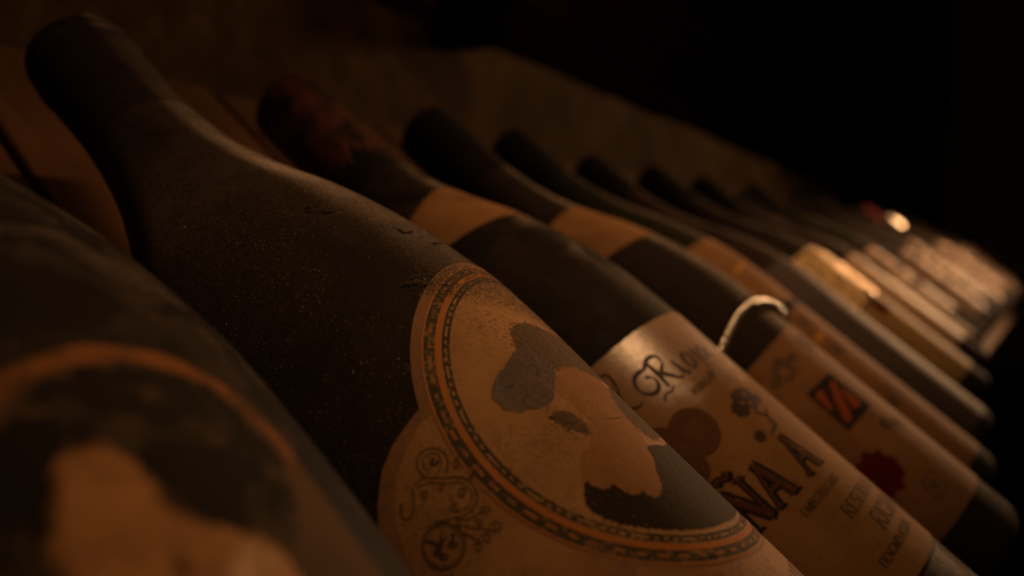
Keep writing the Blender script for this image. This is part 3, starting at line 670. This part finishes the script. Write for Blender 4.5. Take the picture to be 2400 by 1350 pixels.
# script word
def script_word():
    s_ = []
    # L
    s_ += [(smooth_poly([(-38.5, 193.0), (-36.5, 190.8), (-34.2, 191.4), (-34.6, 194.8), (-36.6, 199.0), (-38.8, 202.4), (-36.8, 202.0), (-34.0, 203.6), (-32.8, 202.6)], 2, False), [.25] + [.8] * 30 + [.3] * 200)]
    # a
    # R with its large opening loop
    s_ += [(smooth_poly([(-26.6, 196.9), (-29.4, 196.6), (-31.6, 198.8), (-31.2, 202.0), (-28.6, 203.8), (-26.2, 202.6), (-25.8, 200.0), (-27.6, 198.8)], 2, False), None),
           ([(-24.4, 196.2), (-24.2, 200), (-24.6, 204.6)], [.8, 1.5, .7]),
           (smooth_poly([(-26.4, 197.2), (-23.0, 195.0), (-20.2, 196.2), (-20.6, 199.0), (-23.6, 200.4), (-21.4, 203.0), (-19.8, 205.2), (-18.8, 204.4)], 2, False), None)]
    # i o j a
    s_ += [([(-18.2, 199.4), (-17.6, 203.8), (-16.6, 205.2), (-15.6, 204.4)], [.6, 1.5, 1.1, .4]),
           (smooth_poly([(-13.6, 199.6), (-14.9, 202.4), (-13.6, 205.4), (-11.6, 203.8), (-11.4, 201.0), (-13.2, 199.4)], 2, False), None),
           (smooth_poly([(-9.2, 199.8), (-8.6, 204.6), (-9.0, 208.4), (-11.2, 209.2), (-11.8, 207.4)], 2, False), None),
           (smooth_poly([(-3.6, 200.2), (-6.0, 200.6), (-6.8, 203.4), (-5.4, 205.2), (-3.4, 203.6), (-3.2, 200.4), (-2.9, 204.2), (-1.6, 205.2)], 2, False), None)]
    out = []
    for p, wd in s_:
        if wd is None:
            n = len(p); wd = [.45 + .85 * abs(math.sin(k / n * math.pi * 2.3 + .5)) for k in range(n)]
        elif len(wd) != len(p): wd = (list(wd) + [wd[-1]] * len(p))[:len(p)]
        out.append((p, wd))
    out.append((smooth_poly([(-28.6, 206.6), (-27.0, 205.2), (-25.2, 206.0), (-23.4, 205.2)], 2, False), .6))
    return out
b2.strokes("script_lettering", script_word(), INK_B, lab2, 0.32, label="blackletter word Rioja")
b2.strokes("lettering", text("BODEGAS", -21.2, 208.6, 1.9, 1.05, 1.1)[0], INK_LINE, lab2, 0.32)
b2.patch("medal", [circle(-38.5, 214.5, 5.6, 40)], INK_M, lab2, 0.30)
b2.patch("medal", [circle(-37.5, 222.5, 5.2, 40)], INK_M, lab2, 0.31)
b2.patch("medal", [circle(-29.2, 217.0, 6.6, 48)], INK_M, lab2, 0.33)
INK_M2 = mat_ink("medal_light_brown", (0.15, 0.075, 0.038), (0.13, 0.065, 0.033), 0.6)
b2.patch("medal_relief", [blob(-28.6, 216.6, 3.1, 31, 11, .4)], INK_M2, lab2, 0.36)
b2.strokes("medal_rim", [(circle(-29.2, 217.0, 5.7, 48), .3, True)], INK_M2, lab2, 0.37)
INK_TK = mat_ink("oak_dark_brown", (0.060, 0.040, 0.026), (0.14, 0.08, 0.04), 0.3)
def leafy(cx, cy, rx, ry, seed, n=44):
    q = random.Random(seed); return [(cx + rx * k_ * math.cos(a), cy + ry * k_ * math.sin(a)) for a, k_ in [(6.2832 * k / n, q.uniform(.72, 1.18)) for k in range(n)]]
for k, (cx, cy, rx, ry) in enumerate([(-9.6, 219.0, 5.6, 3.6), (-5.0, 220.6, 2.6, 2.2), (-14.2, 220.6, 2.8, 2.4), (-16.4, 228.4, 1.9, 1.5)]):
    b2.patch("oak_emblem", [leafy(cx, cy, rx, ry, 80 + k)], INK_TK, lab2, 0.30 + 0.006 * k)
for k, (cx, cy) in enumerate([(-11.2, 219.6), (-7.6, 218.4), (-9.0, 221.0)]):
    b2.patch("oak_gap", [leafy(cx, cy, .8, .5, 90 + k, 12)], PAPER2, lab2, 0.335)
b2.strokes("oak_emblem", [([(-10.5, 223), (-8.0, 226), (-8.4, 229.0), (-13, 230.0)], [.9, 1.1, 1.3, .5]), ([(-8.0, 226), (-4, 224)], [.8, .3])], INK_TK, lab2, 0.36)
w1, ue = text("VIÑA", -53.8, 231.4, 11.2, 0.86, 1.0); w1, ue = text("VIÑA", -53.8 + (-21.6 - ue), 231.4, 11.2, 0.86, 1.0)
def bigword(word, u):
    o_, _ = text(word, u, 231.4, 11.2, 0.88, 1.25, .9, .7); b2.strokes("capital_shadow", o_, INK_GR, lab2, 0.30)
    o_, _ = text(word, u, 231.4, 11.2, 0.88, 1.55); b2.strokes("capital_outline", o_, INK_K, lab2, 0.38)
    o_, _ = text(word, u, 231.4, 11.2, 0.88, 0.85); b2.strokes("capital_letter", o_, INK_R, lab2, 0.46)
uw = sum(GLY[c][0] for c in "VIÑA") * 11.2 * 0.88
bigword("VIÑA", -21.0 - uw)
bigword("A", -15.8)
b2.strokes("lettering", text("EMBOTELLADO", -25.5, 246.2, 2.1, 1.02, 1.1)[0], INK_LINE, lab2, 0.32)
b2.strokes("lettering", text("RESERVA", -16.8, 252.2, 3.6, 1.1, 1.0)[0], INK_LINE, lab2, 0.32)
b2.strokes("lettering", text("RIOJA", -11.6, 258.0, 4.8, 1.1, 1.0)[0], INK_LINE, lab2, 0.32)
b2.strokes("lettering", text("DENOMINACION", -21.0, 265.0, 2.3, 1.0, 1.1)[0], INK_LINE, lab2, 0.32)
strip = b2.patch("foot_strip", [[(-30, 274.2), (2.0, 274.2), (2.0, 283.0), (-30, 283.0)]], PAPERM, b2.o, 0.24, True)
b2.strokes("strip_line", [([(-30, 282.4), (1.4, 282.4), (1.4, 274.8)], .4)], INK_M2, strip, 0.3)

# third bottle: wire ring, tan label with square emblem
b3 = near(0.16331, 0.0050, -0.00086, 1.022, "third bottle back with beaded silver wire ring and tan label bearing a square emblem", GLASS, 112, 10.6)
b3.capsule(62, CAPSULE)
sh3 = [(u, 102.6 + 4 * abs(math.sin((u + 8) / 40)) ** 1.4) for u in range(-56, 57, 4)] + [(u, 136.8 - 3.5 * abs((u + 4) / 50) ** 2) for u in range(56, -57, -4)]
b3.patch("shoulder_label", [sh3], PAPER3, b3.o, 0.22, True, du=2.0, dt=2.0)
lab3 = b3.patch("main_label", [rough_poly([(-46, 203.5), (-20, 201.5), (0, 200.0), (44, 201), (44, 277), (-46, 277)], 0.08, 2.0, 9)], PAPER3, b3.o, 0.26, True, label="aged tan paper label with square emblem and red seal")
b3.patch("crest", [blob(-24.5, 210.5, 4.6, 51, 13, .35)], INK_T, lab3, 0.31)
for pq in [blob(-18.4, 209.0, 2.6, 52, 9, .5), blob(-31, 211.5, 2.4, 53, 9, .5)]: b3.patch("crest_leaf", [pq], INK_T, lab3, 0.32)
b3.patch("crest_centre", [blob(-25.5, 211.3, 1.7, 54)], PAPER3, lab3, 0.35)
b3.patch("square_emblem", [[(-26.6, 221.2), (-10.4, 221.4), (-9.2, 238.2), (-27.0, 238.2)]], INK_K, lab3, 0.31, label="dark square emblem with an orange red figure")
b3.patch("emblem_figure", [smooth_poly([(-15.4, 223.6), (-12.6, 224.4), (-15.6, 228.0), (-17.8, 230.8), (-19.4, 233.6), (-22.6, 237.0), (-25.0, 236.0), (-23.2, 232.4), (-21.4, 229.6), (-18.4, 226.4)], 1)], INK_OR2, lab3, 0.35)
for pq in [smooth_poly([(-25.2, 223.4), (-20.2, 223.0), (-22.8, 227.2), (-24.0, 230.6), (-25.8, 229.8), (-25.0, 226.2)], 1), smooth_poly([(-12.6, 226.6), (-13.2, 230.4), (-11.6, 234.2), (-14.6, 236.0), (-18.0, 234.6), (-16.4, 231.8), (-14.8, 229.0)], 1)]: b3.patch("emblem_figure", [pq], INK_OR2, lab3, 0.355)
seal = [( -31.0 + (7.2 + .8 * math.cos(9 * a)) * math.cos(a), 253.2 + (7.2 + .8 * math.cos(9 * a)) * math.sin(a)) for a in [6.2832 * k / 72 for k in range(72)]]
b3.patch("red_seal", [seal], INK_RED, lab3, 0.34)
b3.strokes("small_stamp", [([(-24, 263.3), (-17, 263.6), (-16.8, 270), (-24.4, 270)], .8, True)], INK_T, lab3, 0.31)
b3.patch("small_stamp", [blob(-20.6, 266.8, 1.8, 57)], INK_T, lab3, 0.31)
for pq in [smooth_poly([(-6.0, 204.6), (2, 204.4), (2, 211.8), (-5.8, 212.4)], 1), blob(-12, 245.0, 3.0, 58, 9, .5), blob(-6, 248.0, 2.2, 59, 9, .5)]: b3.patch("ink_patch", [pq], INK_T, lab3, 0.31)
def wire_ring(b, t, r):
    V, F = [], []; nb_, m, per = 84, 10, 9; n = nb_ * per
    for i in range(n):
        a = 2 * math.pi * i / n; q = abs(math.sin(math.pi * i / per))
        tw_ = (t + 3.0 - 4.9 * math.cos(3 * (a + 14e-3 / b.Rb))) * 1e-3
        rr = r * (0.55 + 0.45 * q ** 0.6)
        R = prof(tw_, b.sc, b.L, b.t0) + r * 0.55; z = b.L - tw_
        for k in range(m):
            c = 2 * math.pi * k / m
            V.append(((R + rr * math.cos(c)) * math.cos(a), (R + rr * math.cos(c)) * math.sin(a), z + 1.25 * rr * math.sin(c)))
    for i in range(n):
        for k in range(m):
            j = (i + 1) % n; l = (k + 1) % m
            F.append((i * m + k, j * m + k, j * m + l, i * m + l))
    return link("wire_ring", mesh_from(V, F), WIRE, b.o, label="beaded silver wire ring round the shoulder")
wire_ring(b3, 187.6, 0.0022)

# fourth bottle
b4 = near(0.25157, -0.0102, -0.00393, 0.926, "fourth bottle back, slimmer, with orange tan labels on shoulder and body", GLASS_G, 96, 16.1)
b4.capsule(60, CAPSULE)
s4 = b4.patch("shoulder_label", [[(-40, 149), (36, 149), (36, 199), (-40, 199)]], PAPER3, b4.o, 0.22, True, du=2, dt=2.5)
b4.strokes("yellow_mark", [([(-18, 174), (-7, 172.6)], 2.2)], INK_Y, s4, 0.3)
l4 = b4.patch("main_label", [[(-40, 204), (36, 204), (36, 299), (-40, 299)]], PAPER3, b4.o, 0.24, True)
for pq in [blob(-13.0, 212, 3.2, 61, 8, .4), blob(-14, 231, 3.4, 62, 9, .4), blob(-18, 262, 3.0, 63)]: b4.patch("ink_patch", [pq], INK_T, l4, 0.3)
b4.strokes("orange_bar", [([(-19, 222), (-10, 221.4)], 3.0)], INK_Y, l4, 0.3)

# ---------------------------------------------------------------- the rest of the near row
def crumple(b, ta, tb):
    """crumpled metal foil wrapped round the shoulder"""
    r = random.Random(9); V, F = [], []; n, m = 150, 34
    for j in range(m + 1):
        for i in range(n):
            a = 2 * math.pi * i / n; T = (ta + (tb - ta) * j / m) * 1e-3
            R = prof(T, b.sc, b.L, b.t0) + 0.0003 + (r.uniform(0, 0.0007) if 0 < j < m else 0)
            V.append((R * math.cos(a), R * math.sin(a), b.L - T))
    for j in range(m):
        for i in range(n):
            F.append((j * n + i, j * n + n + i, j * n + n + (i + 1) % n, j * n + (i + 1) % n))
    return link("gold_foil", mesh_from(V, F), GOLD, b.o, smooth=False)
specs = [
 (0.343, 0.000, 0.985, GLASS_M, PAPERM, CAPSULE, None, (160, 292), "fifth bottle back with a long dull mauve brown label"),
 (0.470, -0.007, 1.0, GLASS_F, PAPERO, CAPSULE, "gold", (216, 290), "sixth bottle back with glittering gold foil band above an ochre label"),
 (0.613, -0.012, 1.0, GLASS_M, PAPERP, CAPSULE, "eye", (176, 288), "seventh bottle back with pale peach label and a dark spot"),
 (0.715, 0.004, 0.98, GLASS_F, PAPERO, CAPSULE, None, (190, 280), "last bottle of the near rack with ochre label"),
]
for X, sl, sc, gl, pap, capm, sh_, mn, lb in specs:
    noff = 0.038 * sc + BOARD_N + 0.0002
    b = near(X, sl, noff, sc, lb, gl, 64)
    b.capsule(rnd.uniform(55, 66), capm)
    l_ = b.patch("main_label", [[(-44, mn[0]), (40, mn[0]), (40, mn[1]), (-44, mn[1])]], pap, b.o, 0.24, True, du=3)
    if sh_ == "gold":
        crumple(b, 158, 214)
        b.patch("red_tab", [[(-24, 217), (-10, 217), (-10, 229), (-24, 229)]], INK_RED, l_, 0.32)
    if sh_ == "eye": b.patch("dark_spot", [blob(-10, 186, 3.0, 70)], INK_K, l_, 0.32)

# ---------------------------------------------------------------- the far rack
far = [
 (GLASS_G, PAPERP, CAPSULE, (178, 285), "peach labelled bottle with dark neck, first of the far rack", None),
 (GLASS_M, PAPER3, CAPSULE, (186, 280), "tan labelled bottle with red tab, second in the far rack", "red"),
 (GLASS_F, PAPERP, CAPSULE, (170, 288), "broad peach labelled bottle, third in the far rack", None),
 (GLASS_M, PAPERO, CAPSULE, (185, 275), "ochre labelled bottle, fourth in the far rack", None),
 (GLASS_F, PAPERP, CAPSULE, (160, 290), "pale bottle with silver shoulder seal, fifth in the far rack", "silver"),
 (GLASS_M, PAPERP, CAPSULE, (175, 285), "peach labelled bottle, sixth in the far rack", None),
 (GLASS_F, PAPER3, CAPSULE, (165, 285), "tan labelled bottle with red tab, seventh in the far rack", "red"),
 (GLASS_M, PAPERP, REDFOIL, (160, 290), "red foil necked bottle with peach label, eighth in the far rack", "silver"),
 (GLASS_F, PAPERP, CAPSULE, (170, 285), "peach labelled bottle, ninth in the far rack", None),
 (GLASS_M, PAPERP, SILVER, (160, 290), "silver necked peach labelled bottle, tenth in the far rack", "silver"),
 (GLASS_F, PAPERP, CAPSULE, (165, 285), "pale peach labelled bottle, eleventh in the far rack", None),
 (GLASS_M, PAPERO, CAPSULE, (180, 285), "ochre labelled bottle, twelfth in the far rack", "silver"),
 (GLASS_F, PAPERP, CAPSULE, (172, 285), "peach labelled bottle with red tab, thirteenth in the far rack", "red"),
 (GLASS_M, PAPER3, CAPSULE, (168, 285), "tan labelled bottle, fourteenth in the far rack", None),
 (GLASS_F, PAPERP, CAPSULE, (160, 285), "pale bottle before the last two of the far rack", None),
 (GLASS_M, PAPER3, REDFOIL, (160, 290), "red foil necked tan labelled bottle, last but one in the far rack", None),
 (GLASS_F, PAPERP, SILVER, (160, 290), "silver necked pale bottle at the far end of the far rack", "silver"),
]
for i, (gl, pap, capm, mn, lb, ex) in enumerate(far):
    X = 0.836 + i * 0.088 + (0.004 if i % 3 == 1 else 0); sc = 0.97 + 0.04 * ((i * 5) % 4) / 3; noff = 0.038 * sc + BOARD_N + 0.0002
    sl = -0.014 + 0.012 * ((i * 7) % 4 - 1.5) / 1.5
    b = Bottle(X, sl, noff, sc, BT, lb, gl, 56, F2, "brightly lit bottles in the far rack", 15.0)
    b.capsule(58 + (i * 3) % 9, capm, 0.35)
    l_ = b.patch("main_label", [[(-46, mn[0]), (40, mn[0]), (40, mn[1]), (-46, mn[1])]], pap, b.o, 0.26, True, du=3, dt=5)
    for q_ in range(3):
        tq = mn[0] + 14 + q_ * 24 + (i * 11) % 9; b.strokes("ink_band", [([(-34 + (i * 5 + q_ * 9) % 14, tq), (22 - (i * 3 + q_ * 7) % 16, tq)], 3.0 + (i + q_) % 3 * 2.5)], (INK_T, INK_M, INK_K)[(i + q_) % 3], l_, 0.33)
    if ex == "red": b.patch("red_tab", [[(-20, mn[0] + 8), (-4, mn[0] + 8), (-4, mn[0] + 26), (-20, mn[0] + 26)]], INK_RED, l_, 0.34, dt=5)
    if ex == "silver": b.patch("silver_seal", [circle(-3, mn[0] - 9, 6.0, 20)], SILVER, b.o, 0.4, True, dt=3)
